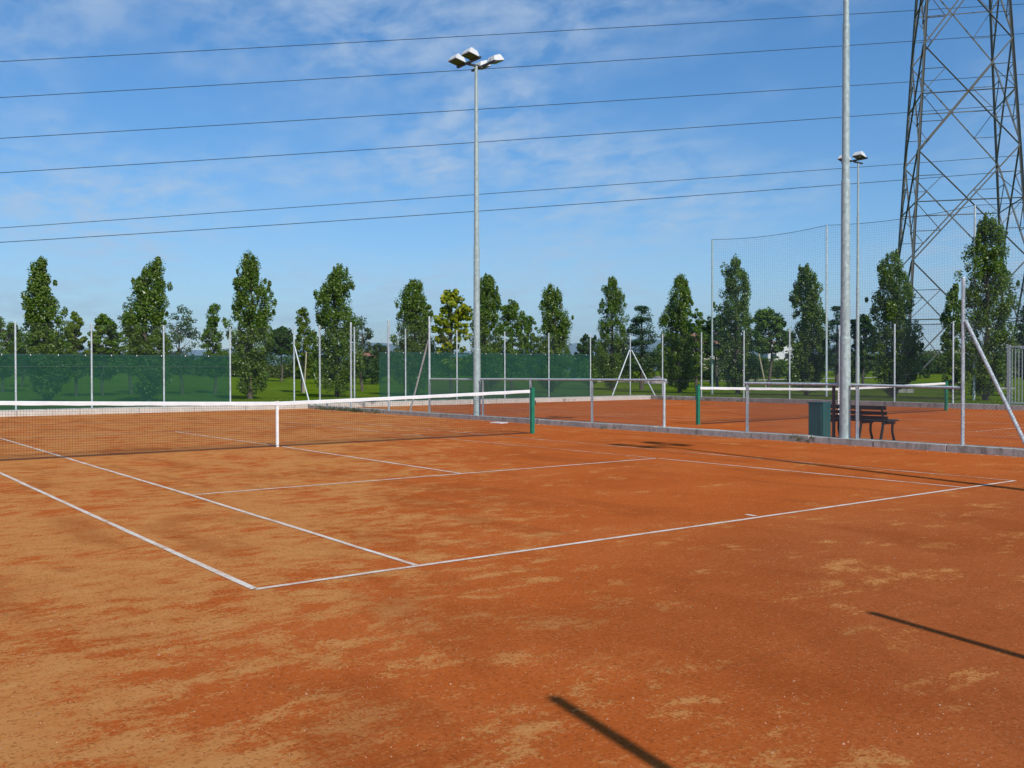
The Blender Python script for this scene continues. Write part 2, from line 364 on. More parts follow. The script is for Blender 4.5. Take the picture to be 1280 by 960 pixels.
# court lines as thin tapes 4 mm above the clay, slightly hand-laid
def line(name, a, b_, w=.055, mt='line', z=.004):
    a, b_ = Vector((*a, 0)), Vector((*b_, 0)); L = (b_-a).length; n = max(2, int(L/.5)); d = (b_-a)/L; nrm = Vector((-d.y, d.x, 0))
    vs = []; rnd = random.Random(str(a)+name)
    for i in range(n+1):
        p = a+(b_-a)*(i/n); off = rnd.uniform(-.004, .004)
        for s in (-1, 1): vs.append(p + nrm*(s*w/2*rnd.uniform(.9, 1.06)+off) + Vector((0, 0, z)))
    return MB().add(vs, [(2*i, 2*i+1, 2*i+3, 2*i+2) if False else (2*i+1, 2*i, 2*i+2, 2*i+3) for i in range(n)]).build(name, M[mt], court)
line('sideline', (-5.462, .03), (-5.39, 23.77), .053)
line('baseline', (-5.46, .02), (5.40, -.035), .056)
line('sideline', (-4.14, .045), (-4.06, 5.42), .05); line('sideline', (-4.06, 5.424), (-4.02, 17.9), .055); line('sideline', (-4.02, 17.904), (-4.06, 23.7), .05, 'line_worn')
line('sideline', (4.08, .0), (4.02, 5.36), .05); line('sideline', (4.02, 5.42), (3.86, 12.3), .05, 'line_worn'); line('sideline', (3.88, 12.35), (4.1, 23.7), .05, 'line_worn')
line('sideline', (5.37, .0), (5.32, 11.8), .05, 'line_worn'); line('sideline', (5.32, 12.0), (5.46, 23.77), .05, 'line_worn')
line('service_line', (-4.03, 5.42), (3.99, 5.385), .055); line('service_line', (-3.98, 18.0), (4.1, 18.3), .055, 'line_worn')
line('center_line', (-.041, 5.45), (.02, 11.9), .055); line('center_line', (.02, 12.0), (-.1, 18.15), .05)
line('center_mark', (.0, .07), (.01, .20), .055)
line('baseline', (-5.4, 23.77), (5.46, 23.8), .06, 'line_worn')
X2, Y2 = 19.55, .2
for s in (-1, 1):
    line('sideline', (X2+s*5.485, Y2), (X2+s*5.485, Y2+23.77), .05, 'line_worn')
    line('sideline', (X2+s*4.115, Y2+.1), (X2+s*4.115, Y2+23.7), .05, 'line_worn')
line('baseline', (X2-5.4, Y2+23.8), (X2+5.4, Y2+23.8), .06, 'line_worn'); line('baseline', (X2-5.4, Y2), (X2+5.4, Y2), .06, 'line')
line('service_line', (X2-4.05, Y2+18.3), (X2+4.05, Y2+18.3), .05, 'line_worn'); line('service_line', (X2-4.05, Y2+5.5), (X2+4.05, Y2+5.5), .05, 'line')
line('center_line', (X2, Y2+5.6), (X2, Y2+11.8), .05, 'line'); line('center_line', (X2, Y2+12), (X2, Y2+18.2), .05, 'line_worn')

# ------------------------------------------------------------------ kerbs, block by block
def kerb(name, label, a, b_, width, h, step, mt, z0=-.05):
    root = thing(name, (a[0], a[1], 0), label, None); root['kind'] = 'structure'
    a, b_ = Vector((*a, 0)), Vector((*b_, 0)); L = (b_-a).length; d = (b_-a)/L; rz = math.atan2(d.y, d.x); nrm = Vector((-d.y, d.x, 0))
    n = int(round(L/step)); rnd = random.Random(name+label)
    for i in range(n):
        c = a+d*(L*(i+.5)/n)+nrm*(width/2+rnd.uniform(-.006, .006)); hh = h+rnd.uniform(-.006, .006)
        o = MB().box((c.x, c.y, (hh+z0)/2), (L/n-.014, width, hh-z0), rz+rnd.uniform(-.0015, .0015)).build('kerb_block', mt, root, bevel=.008)
    return root
kerb('kerb', 'low stained concrete kerb between the two clay courts', (9.50, -9), (9.50, 30.02), .33, .135, 1.5, M['concrete'])
kerb('kerb', 'pale cream concrete kerb along the back of both courts', (-30, 30.06), (28.9, 30.06), .30, .19, 2.0, M['pale_concrete'])
kerb('kerb', 'grey footing strip behind the pale kerb at the back fence', (-30, 30.40), (28.9, 30.40), .48, .21, 3.0, M['concrete'])
kerb('kerb', 'grey concrete kerb on the far side of the second court', (29.45, -12), (29.45, 30.9), .45, .20, 1.6, M['concrete'])

# ------------------------------------------------------------------ fences
def chain(p0, p1, z0, z1, sp, r, mt, parent, name='netting', diamond=True):
    p0, p1 = Vector((p0[0], p0[1], 0)), Vector((p1[0], p1[1], 0)); L = (p1-p0).length; d = (p1-p0)/L; H = z1-z0
    nrm = Vector((-d.y, d.x, 0)); V = []; F = []
    def strand(s0, h0, s1, h1):
        a = p0+d*s0+Vector((0, 0, z0+h0)); e = p0+d*s1+Vector((0, 0, z0+h1)); t = (e-a).normalized(); u = t.cross(nrm)
        b0 = len(V)
        for q in (a, e):
            for k in range(3):
                an = k*2.0944; V.append(q+nrm*math.cos(an)*r+u*math.sin(an)*r)
        for k in range(3): F.append((b0+k, b0+(k+1) % 3, b0+3+(k+1) % 3, b0+3+k))
    if diamond:
        k = -H
        while k < L:
            s0 = max(0, k); s1 = min(L, k+H)
            if s1 > s0:
                strand(s0, s0-k, s1, s1-k); strand(s0, H-(s0-k), s1, H-(s1-k))
            k += sp
    else:
        n = int(L/sp)
        for i in range(n+1): strand(i*sp, 0, i*sp, H)
        for j in range(int(H/sp)+1): strand(0, j*sp, L, j*sp)
    o = MB().add(V, F).build(name, mt, parent); o['kind'] = 'stuff'; return o
def post(parent, x, y, z0, z1, r=.032, mt='post_metal', name='post', cap=True):
    m = MB().tube([(x, y, z0), (x, y, z1)], r, 10)
    if cap: m.tube([(x, y, z1-.012), (x, y, z1+.012)], [r*1.16, r*.95], 10)
    return m.build(name, M[mt], parent, True)
def bar(parent, a, b_, r=.026, name='rail', mt='post_metal'):
    return MB().tube([a, b_], r, 10).build(name, M[mt], parent, True)
# back fence of the first court
f1 = thing('fence', (2, 30.6, .2), 'tall wire fence on grey posts across the back of the near court', 'fence')
xs1 = [-12.1, -9.4, -6.8, -4.1, -1.48, 1.0, 3.57, 6.14]
for x in xs1: post(f1, x, 30.6, .15, 3.24)
post(f1, 9.02, 31.0, .12, 3.36)
chain((-12.1, 30.6), (6.14, 30.6), 2.12, 3.2, .085, .0009, M['pale_wire'], f1); chain((6.14, 30.6), (9.02, 31.0), .22, 3.25, .085, .0009, M['pale_wire'], f1)
for z in (1.7, 3.2): bar(f1, (-12.1, 30.63, z), (6.14, 30.63, z), .003, 'straining_wire', 'wire')
# fence between the courts, left run
f2 = thing('fence', (9.35, 20, .13), 'grey post and rail wire fence between the courts left of the gap', 'fence')
for x, y, z1 in ((9.35, 29.3, 3.35), (9.35, 26.65, 3.36), (9.35, 23.81, 3.34), (9.35, 21.1, 3.33)): post(f2, x, y, .1, z1, .036)
bar(f2, (9.02, 30.95, 2.55), (9.2, 29.9, .15), .03, 'brace'); bar(f2, (9.35, 21.16, 2.55), (9.35, 22.35, .13), .03, 'brace')
for y in (18.02, 15.65, 12.99, 10.34): post(f2, 9.35, y, .1, 1.24, .034, cap=False)
bar(f2, (9.35, 21.05, 1.255), (9.35, 18.62, 1.255), .026); bar(f2, (9.35, 18.16, 1.265), (9.35, 10.28, 1.285), .03)
chain((9.32, 29.3), (9.32, 21.1), .14, 3.3, .085, .0009, M['pale_wire'], f2); chain((9.32, 21.1), (9.32, 18.6), .14, 1.22, .06, .0024, M['wire'], f2)
chain((9.32, 18.1), (9.32, 10.34), .14, 1.23, .06, .0024, M['wire'], f2)
# right run, from the gap to the tall braced post and on out of frame
f3 = thing('fence', (9.35, 4, .13), 'grey post and rail wire fence right of the gap by the bench', 'fence')
post(f3, 9.35, 7.77, .1, 1.2, .036, cap=False); post(f3, 9.38, 5.55, .1, 1.2, .034, 'dark_post', cap=False); post(f3, 9.35, 4.98, .1, 1.19, .034, cap=False)
bar(f3, (9.35, 7.84, 1.23), (9.35, 5.42, 1.225), .03); bar(f3, (9.35, 5.12, 1.22), (9.35, 2.83, 1.19), .028)
post(f3, 9.35, 2.79, .1, 3.22, .033); bar(f3, (9.35, 2.74, 2.42), (9.35, 1.60, .1), .035, 'brace')
for y in (.1, -2.6, -5.3): post(f3, 9.35, y, .1, 3.22, .036)
chain((9.32, 7.77), (9.32, 2.79), .14, 1.2, .06, .0024, M['wire'], f3); chain((9.32, 2.75), (9.32, -6.9), .14, 3.2, .075, .0018, M['wire'], f3)
# back fence of the second court
f4 = thing('fence', (20, 30.6, .2), 'tall wire fence on grey posts across the back of the far court', 'fence')
for x in (11.6, 14.13, 16.87, 19.62, 22.34, 25.09): post(f4, x, 30.6, .15, 3.38)
post(f4, 28.25, 30.95, .15, 3.4); bar(f4, (28.2, 30.95, 2.62), (26.75, 30.75, .2), .032, 'brace'); bar(f4, (28.3, 30.9, 2.62), (29.1, 29.95, .2), .032, 'brace')
chain((11.6, 30.6), (25.09, 30.6), 2.33, 3.3, .085, .0009, M['pale_wire'], f4); chain((25.09, 30.6), (28.25, 30.95), .22, 3.3, .085, .0009, M['pale_wire'], f4)
# side fence of the second court
f5 = thing('fence', (29.2, 20, .2), 'tall wire fence on white posts along the far side of the second court', 'fence')
for y in (29.5, 26.8, 24.1, 21.45, 18.82, 16.18, 13.65): post(f5, 29.2, y, .15, 3.44, .034)
for y in (5.8, 3.1, .4): post(f5, 29.2, y, .15, 3.44, .034)
chain((29.2, 30.5), (29.2, 12.0), .22, 3.4, .085, .0012, M['wire'], f5); chain((29.2, 8.4), (29.2, -4), .22, 3.4, .085, .0015, M['wire'], f5)
for z in (.35, 1.0): bar(f5, (29.23, 29.5, z), (29.23, 13.65, z), .005, 'straining_wire', 'wire')
# rear fence behind the photographer: its post tips throw the two shadows in front
f6 = thing('fence', (-3, -6.9, 0), 'tall post fence behind the photographer throwing thin shadows on the clay', 'fence')
for x in (-13.9, -11.2, -8.75, -6.05, -3.47, 2.05, 4.75, 7.4): post(f6, x, -6.92, 0, 3.50, .036)
for z in (.1, 3.35): bar(f6, (-13.9, -6.92, z), (7.4, -6.92, z), .0014, 'straining_wire', 'wire')
# gate
gt = thing('gate', (29.2, 11.46, .2), 'grey metal bar gate at the right edge of the picture', 'gate')
MB().box((29.2, 11.46, 1.32), (.09, .11, 2.3)).build('gate_post', M['galvanised'], gt); MB().box((29.2, 8.5, 1.32), (.09, .11, 2.3)).build('gate_post', M['galvanised'], gt)
for z in (.28, 2.40): MB().box((29.2, 9.98, z), (.05, 2.80, .06)).build('gate_rail', M['galvanised'], gt)
bm_ = MB().box((0, 0, 1.34), (.025, .03, 2.05)); b0 = bm_.build('gate_bar', M['galvanised'], gt); b0.location = (0, 0, 0)
first = True
for i in range(22):
    y = 11.34-i*.125
    o = b0 if first else b0.copy()
    if not first: COL.objects.link(o)
    first = False; o.location = (29.2, y, 0)
# windscreens
def screen(x0, x1, y, z0, z1, label, seed):
    vs = []; fs = []; nx = int((x1-x0)/.15); nz = 10; rnd = random.Random(seed)
    for j in range(nz+1):
        for i in range(nx+1):
            x = x0+(x1-x0)*i/nx; u = j/nz
            sag = -.015*abs(math.sin(math.pi*(x+1.48)/2.6)) if j == nz else 0
            dy = .03*mnoise.noise(Vector((x*.9, u*1.5, seed)))+.012*mnoise.noise(Vector((x*3, u*2, seed)))
            vs.append((x, y+dy, z0+(z1-z0)*u+sag))
    for j in range(nz):
        for i in range(nx):
            a = j*(nx+1)+i; fs.append((a, a+1, a+nx+2, a+nx+1))
    o = MB().add(vs, fs).build('windscreen', M['screen_cloth'], None, True)
    hm_ = []; hf = []
    for i in range(nx+1):
        x, y_, z = vs[nz*(nx+1)+i]
        for dz in (-.055, .006): hm_.append((x, y_-.007, z+dz))
    for i in range(nx): hf.append((2*i, 2*i+2, 2*i+3, 2*i+1))
    MB().add(hm_, hf).build('hem', M['screen_hem'], o, True)
    tb = MB(); k = x0+.3
    while k < x1: tb.box((k, y-.03, z1-.03), (.025, .02, .05)); k += .9
    tb.build('ties', M['band'], o)['kind'] = 'stuff'
    return tag(o, label, 'windscreen', 'green windscreens tied to the back fences')
screen(-12.1, 6.16, 30.68, .20, 2.14, 'long green mesh windscreen on the fence at the left edge', 1.)
screen(12.85, 25.12, 30.68, .20, 2.36, 'green mesh windscreen behind the lamp mast in the middle', 5.)

# ------------------------------------------------------------------ tall ball-stop net
bs = thing('ball_stop_net', (36, 24, .2), 'very tall ball stop net on thin poles among the poplars', 'net')
BP = [(35.4, 31.5, 9.15), (36.0, 24.2, 9.15), (36.2, 16.4, 9.15), (36.4, 8.6, 9.1), (36.6, 1.0, 9.1)]
for i, (x, y, z) in enumerate(BP): MB().tube([(x, y, 0), (x, y, z)], [.06, .045], 10).build('pole', M['post_metal'] if i else M['galvanised'], bs, True)
V = []; F = []
def strand3(pts, r):
    for a, e in zip(pts[:-1], pts[1:]):
        a, e = Vector(a), Vector(e); t_ = (e-a).normalized(); u = t_.cross(Vector((1, .03, 0))).normalized(); w = t_.cross(u); b0_ = len(V)
        for q in (a, e):
            for k in range(3): V.append(q+u*math.cos(k*2.0944)*r+w*math.sin(k*2.0944)*r)
        for k in range(3): F.append((b0_+k, b0_+(k+1) % 3, b0_+3+(k+1) % 3, b0_+3+k))
for (x0, y0, z0), (x1, y1, z1) in zip(BP[:-1], BP[1:]):
    L = math.hypot(x1-x0, y1-y0); sp = .13; n = int(L/sp)
    def top(u): return (z0+(z1-z0)*u) - .38*4*u*(1-u)*.5
    for i in range(n+1):
        u = i/n; strand3([(x0+(x1-x0)*u, y0+(y1-y0)*u, .15), (x0+(x1-x0)*u, y0+(y1-y0)*u, top(u))], .0025)
    K = int((z0-.1)/sp)
    for j in range(K):
        f_ = j/K; pts = []
        for i in range(9):
            u = i/8; pts.append((x0+(x1-x0)*u, y0+(y1-y0)*u, .15+(top(u)-.15)*f_))
        strand3(pts, .0025)
    MB().tube([(x0+(x1-x0)*i/12, y0+(y1-y0)*i/12, top(i/12)) for i in range(13)], .013, 6).build('cable', M['cable'], bs, True)
o = MB().add(V, F).build('netting', M['ball_net'], bs); o['kind'] = 'stuff'

# ------------------------------------------------------------------ tennis nets
def tennis_net(x0, x1, y0, y1, xc, hc, label, mid):
    root = thing('tennis_net', ((x0+x1)/2, (y0+y1)/2, 0), label, 'net', 'tennis nets of the two courts')
    L = x1-x0
    def P(x): return y0+(y1-y0)*(x-x0)/L
    def H(x):
        k = (x-xc)/((x1-xc) if x > xc else (xc-x0)); k = abs(k); return hc+(1.055-hc)*(.8*k+.2*k*k)
    for x, s in ((x0, -1), (x1, 1)):
        xx = x+s*.06
        p = MB().box((xx, P(x), .53), (.09, .09, 1.14)).build('net_post', M['green_paint'], root, bevel=.008)
        MB().box((xx, P(x), 1.105), (.098, .098, .014)).build('post_cap', M['green_paint'], p)
        MB().tube([(xx+s*.05, P(x), .80), (xx+s*.10, P(x), .80), (xx+s*.10, P(x), .70)], .012, 8).build('winding_crank', M['dark_metal'], p, True)
    # white headband folded over the cord
    n = 60; vs = []; fs = []
    for i in range(n+1):
        x = x0+.02+(L-.04)*i/n; h = H(x); w = .016
        for dy_, dz in ((-w, -.065-.004*math.sin(i*1.7)), (-w, -.004), (0, .006), (w, -.004), (w, -.065-.004*math.cos(i*1.3))): vs.append((x, P(x)+dy_, h+dz))
    for i in range(n):
        for k in range(4): a = i*5+k; fs.append((a, a+1, a+6, a+5))
    MB().add(vs, fs).build('headband', M['band'], root, True)
    V = []; F = []
    def s3(a, e, r=.0018):
        a, e = Vector(a), Vector(e); t_ = (e-a).normalized(); u = Vector((0, 1, 0)); w = t_.cross(u); b0_ = len(V)
        for q in (a, e):
            for k in range(3): V.append(q+u*math.cos(k*2.0944)*r+w*math.sin(k*2.0944)*r)
        for k in range(3): F.append((b0_+k, b0_+(k+1) % 3, b0_+3+(k+1) % 3, b0_+3+k))
    nv = int((L-.1)/.046)
    for i in range(nv+1):
        x = x0+.05+(L-.1)*i/nv; bot = .012+.012*abs(math.sin(x*1.9)); s3((x, P(x), bot), (x, P(x)+.004, H(x)-.03), .0018)
        if True:                                              # doubled upper rows hang from the band
            pass
    rows = 21
    for j in range(rows):
        f_ = j/rows
        for i in range(24):
            xa = x0+.05+(L-.1)*i/24; xb = x0+.05+(L-.1)*(i+1)/24
            za = .02+(H(xa)-.06)*f_; zb = .02+(H(xb)-.06)*f_; s3((xa, P(xa), za), (xb, P(xb), zb), .0018)
    for j in range(3):                                        # slack folds lying at the foot
        s3((x0+.05, P(x0)-.01*j, .012+.012*j), (x1-.05, P(x1)-.01*j, .012+.012*j), .004)
    o = MB().add(V, F).build('netting', M['net'], root); o['kind'] = 'stuff'
    if mid:
        MB().box((xc, P(xc)-.014, (hc-.065)/2), (.052, .008, hc-.065), 0).box((xc, P(xc)+.014, (hc-.065)/2), (.052, .008, hc-.065), 0).box((xc, P(xc), hc-.025), (.056, .05, .085)).build('center_strap', M['band'], root)
    return root
tennis_net(-6.42, 6.40, 11.885, 11.93, -.09, .90, 'long near tennis net with white band, centre strap and green posts', True)
tennis_net(12.55, 26.6, 12.05, 12.55, 19.5, .93, 'far tennis net with green posts behind the bench', True)
pl_ = MB().box((8.62, 16.2, .016), (.32, .42, .028), .2).build('base_plate', M['band'], None, bevel=.004)
tag(pl_, 'small white plate lying on clay by the kerb behind the net', 'plate')

# ------------------------------------------------------------------ floodlight masts
def floodlight(root, c, s):
    """one lamp at c, facing s (-1 or 1) along x, glass tilted down"""
    cx, cy, cz = c; w = .22
    vs = [(-.17, -w, -.13), (.22, -w, -.05), (.22, w, -.05), (-.17, w, -.13),
          (-.12, -w*.72, .05), (.10, -w*.78, .13), (.10, w*.78, .13), (-.12, w*.72, .05), (.22, -w, -.01), (.22, w, -.01)]
    vs = [(cx+s*x, cy+y, cz+z) for x, y, z in vs]
    fs = [(0, 3, 7, 4), (4, 7, 6, 5), (5, 6, 9, 8), (8, 9, 2, 1), (0, 4, 5, 8, 1), (3, 2, 9, 6, 7), (0, 1, 2, 3)]
    if s < 0: fs = [f[::-1] for f in fs]
    h = MB().add(vs, fs).build('floodlight', M['white_housing'], root, bevel=.01)
    g0 = [(-.165, -w*.98, -.131), (.215, -w*.98, -.053), (.215, w*.98, -.053), (-.165, w*.98, -.131)]
    g1 = [(x, y, z-.014) for x, y, z in g0]
    MB().add([(cx+s*x, cy+y, cz+z) for x, y, z in g0+g1], [(0, 1, 2, 3), (7, 6, 5, 4), (0, 4, 5, 1), (1, 5, 6, 2), (2, 6, 7, 3), (3, 7, 4, 0)]).build('lamp_glass', M['lamp_glass'], h)
    MB().tube([(cx-s*.1, cy, cz+.02), (cx-s*.2, cy, cz-.13)], .022, 6).build('bracket', M['dark_metal'], h)
def mast(x, y, H, label, r0=.115, head=True, z0=.05, sides=(-1, 1)):
    root = thing('floodlight_mast', (x, y, z0), label, 'floodlight mast', 'floodlight masts beside the courts')
    zs = [z0, H*.2, H*.49, H*.78, H]; rs = [(r0, r0*.95), (r0*.86, r0*.78), (r0*.70, r0*.60), (r0*.53, r0*.42)]
    for i in range(4):
        mb = MB().tube([(x, y, zs[i]), (x, y, zs[i+1])], rs[i], 20)
        mb.tube([(x, y, zs[i+1]-.05), (x, y, zs[i+1]+.02)], [rs[i][1]*1.04, rs[i][1]*.98], 20)
        mb.build('mast_section', M['galvanised'], root, True)
    if head:
        MB().box((x, y, H+.03), (.62, .07, .06)).build('crossarm', M['dark_metal'], root)
        for s in sides:
            MB().box((x+s*.28, y, H+.085), (.07, 1.25, .06)).build('crossarm', M['dark_metal'], root)
            for q in (-1, 1): floodlight(root, (x+s*.44, y+q*.36, H+.24), s)
    return root
mast(9.36, 18.36, 10.98, 'galvanised floodlight mast with four white lamps above the near net', .118)
mast(9.36, 5.27, 10.98, 'thick galvanised mast by the bench running out of the picture top', .112)
mast(29.2, 17.92, 10.45, 'distant thin floodlight mast seen beside the thick bench mast', .085, sides=(-1,))
mast(3.2, -6.75, 12.55, 'mast behind the photographer whose lamp shadow lies on the court', .115)

# ------------------------------------------------------------------ bench and litter bin
bn = thing('bench', (10.75, 5.45, 0), 'dark slatted park bench facing the far court behind the kerb', 'bench')
BY0, BY1, BX = 5.1, 6.62, 10.62
for z, lean in ((.50, .03), (.60, 0.0), (.715, -.035)):
    MB().box((BX+lean, (BY0+BY1)/2, z), (.032, BY1-BY0, .075 if z < .7 else .085)).build('back_slat', M['bench_wood'], bn, bevel=.006)
for k in range(4): MB().box((BX+.10+k*.105, (BY0+BY1)/2, .425+.006*k), (.09, BY1-BY0, .032)).build('seat_slat', M['bench_wood'], bn, bevel=.006)
for y in (BY0+.10, BY0+.62, BY1-.1):
    MB().tube([(BX-.09, y, 0), (BX+.0, y, .30), (BX+.025, y, .44), (BX-.06, y, .76)], [.03, .028, .026, .022], 8).build('rear_leg', M['bench_iron'], bn, True)
    MB().tube([(BX+.44, y, 0), (BX+.36, y, .2), (BX+.38, y, .40)], [.03, .026, .028], 8).build('front_leg', M['bench_iron'], bn, True)
    MB().box((BX+.22, y, .385), (.46, .04, .045)).build('seat_bearer', M['bench_iron'], bn)
br = thing('litter_bin', (10.35, 6.6, 0), 'square dark green litter bin standing left of the bench', 'litter bin')
cx, cy, bw, bl, bh = 10.43, 6.63, .29, .34, .79
MB().box((cx, cy, bh/2), (bw, bl, bh-.04)).build('bin_liner', M['bin_green'], br)
sl = None
for side in range(4):
    n = 4 if side % 2 == 0 else 3
    for i in range(n):
        if side % 2 == 0:
            o = MB().box((cx+(bw/2+.012)*(1 if side == 0 else -1), cy-bl/2+bl*(i+.5)/n, bh/2), (.018, bl/n-.008, bh)).build('bin_slat', M['bin_green'], br, bevel=.003)
        else:
            o = MB().box((cx-bw/2+bw*(i+.5)/n, cy+(bl/2+.012)*(1 if side == 1 else -1), bh/2), (bw/n-.008, .018, bh)).build('bin_slat', M['bin_green'], br, bevel=.003)
MB().box((cx, cy, bh+.012), (bw+.06, bl+.06, .024)).build('bin_rim', M['bin_green'], br, bevel=.004)

# ------------------------------------------------------------------ pylon
PC = CAM + RT*28.74 + FW*62.4; PC = Vector((PC[0], PC[1], 0)); pa = math.atan2(RT[1], RT[0]) - R(14)
pylon = thing('electricity_pylon', PC, 'tall lattice steel electricity pylon at the right of the sky', 'pylon')
eX = Vector((math.cos(pa), math.sin(pa), 0)); eY = Vector((-math.sin(pa), math.cos(pa), 0))
def half(z): return 3.72-.055*z
def corner(i, z):
    sx_, sy_ = ((-1, -1), (1, -1), (1, 1), (-1, 1))[i % 4]; h = half(z)
    return PC+eX*(sx_*h)+eY*(sy_*h)+Vector((0, 0, z))
LV = [.5, 8.3, 15.2, 21.8, 28.0, 33.6]; MID = [4.6, 12.0, 18.9, 25.2, 31.0]
for i in range(4):
    o_ = (corner(i, 0)-PC).normalized(); MB().angle(corner(i, 0), corner(i, 34), .155, .03, o_).build('leg', M['pylon_steel'], pylon)
    MB().box(corner(i, 0)+Vector((0, 0, .1)), (.9, .9, .5), pa).build('footing', M['concrete'], pylon)
for f_ in range(4):
    nrm = (eY*-1, eX, eY, eX*-1)[f_]
    for p in range(5):
        z0, z1, zm = LV[p], LV[p+1], MID[p]
        A0, B0, A1, B1 = corner(f_, z0), corner(f_+1, z0), corner(f_, z1), corner(f_+1, z1)
        # crossing point of the two diagonals
        w0, w1 = half(z0), half(z1); u = w0/(w0+w1); X = (A0+(B1-A0)*u)
        for (a, e) in ((A0, B1), (B0, A1)):
            off = nrm*(.05 if a is A0 else -.05)
            MB().angle(a+off, e+off, .088, .02, nrm).build('cross_brace', M['pylon_steel'], pylon)
        zm = X.z; A, B = corner(f_, zm), corner(f_+1, zm)
        MB().angle(A, B, .07, .016, nrm).build('horizontal_brace', M['pylon_steel'], pylon)
        for (c_, e, lg) in ((A0, X, A), (B0, X, B), (A1, X, A), (B1, X, B)):
            q = c_+(e-c_)*.5; sd = f_ if lg is A else f_+1; hl = corner(sd, q.z)
            MB().angle(hl, q, .045, .014, nrm).build('strut', M['pylon_steel'], pylon); MB().angle(q, lg, .045, .014, nrm).build('strut', M['pylon_steel'], pylon)

# ------------------------------------------------------------------ power lines (further off than the pylon, a span sagging to the left)
names = ['topmost of the six power lines crossing the whole sky', 'second power line from the top, passing the mast lamps',
         'third power line from the top of the sky', 'fourth power line from the top of the sky',
         'fifth power line, upper of the lowest close pair', 'lowest of the six power lines crossing the sky']
for k, (yl, ym, yr) in enumerate([(77, 42, 5), (122, 84, 42), (173, 134, 93), (216, 175, 130), (285, 240, 194), (303, 261, 213)]):
    pts = []
    for i in range(41):
        px = -420+i*54; u = px/1280
        y = yl*(1-u)*(1-2*u)+4*ym*u*(1-u)+yr*u*(2*u-1)
        d = 84+10*u; pts.append(at(px, y, d))
    tag(MB().tube(pts, .030 if k not in (4,) else .027, 5).build('power_line', M['cable'], None, True), names[k], 'power line', 'power lines across the sky')

# ------------------------------------------------------------------ trees
rng = np.random.default_rng(11)
def leaves_mesh(name, pts, nrm, size, mt, parent, asp=.75):
    n = len(pts)
    t1 = np.cross(nrm, rng.normal(size=(n, 3))); t1 /= np.linalg.norm(t1, axis=1, keepdims=True)+1e-9
    t2 = np.cross(nrm, t1); s = size*rng.uniform(.65, 1.25, (n, 1))
    a = t1*s*.5; b_ = t2*s*.5*asp
    V = np.stack([pts-a, pts-b_*1.0+nrm*s*.10, pts+a, pts+b_*1.0+nrm*s*.10], 1).reshape(-1, 3)
    me = bpy.data.meshes.new(name); me.vertices.add(4*n); me.vertices.foreach_set('co', V.astype(np.float32).ravel())
    me.loops.add(4*n); me.loops.foreach_set('vertex_index', np.arange(4*n, dtype=np.int32))
    me.polygons.add(n); me.polygons.foreach_set('loop_start', np.arange(0, 4*n, 4, dtype=np.int32))
    me.update(calc_edges=True); me.materials.append(mt)
    o = bpy.data.objects.new(name, me); COL.objects.link(o)
    if parent is not None:
        o.parent = parent; o.matrix_parent_inverse = parent_world(parent).inverted()
    return o
def clump_leaves(cs, rad, per, up=.5):
    """leaves in ellipsoidal clumps: centres cs (k,3), radii (k,3)"""
    k = len(cs); idx = np.repeat(np.arange(k), per)
    d = rng.normal(size=(len(idx), 3)); d /= np.linalg.norm(d, axis=1, keepdims=True); r = rng.uniform(.25, 1, (len(idx), 1))**.6
    p = cs[idx]+d*r*rad[idx]
    n = d*.7+rng.normal(size=p.shape)*.6+np.array([0, 0, up]); n /= np.linalg.norm(n, axis=1, keepdims=True)
    return p, n
PROF = {'poplar': ([0, .05, .15, .3, .5, .68, .82, .92, .97, 1], [.34, .66, .92, 1, .95, .82, .66, .48, .32, .14]),
        'round': ([0, .1, .3, .55, .8, .93, 1], [.35, .75, 1, 1, .75, .45, .1]),
        'pear': ([0, .1, .3, .55, .8, .93, 1], [.5, .85, 1, .8, .5, .28, .08]),
        'umbrella': ([0, .15, .4, .7, .9, 1], [.75, 1, 1, .85, .55, .2])}
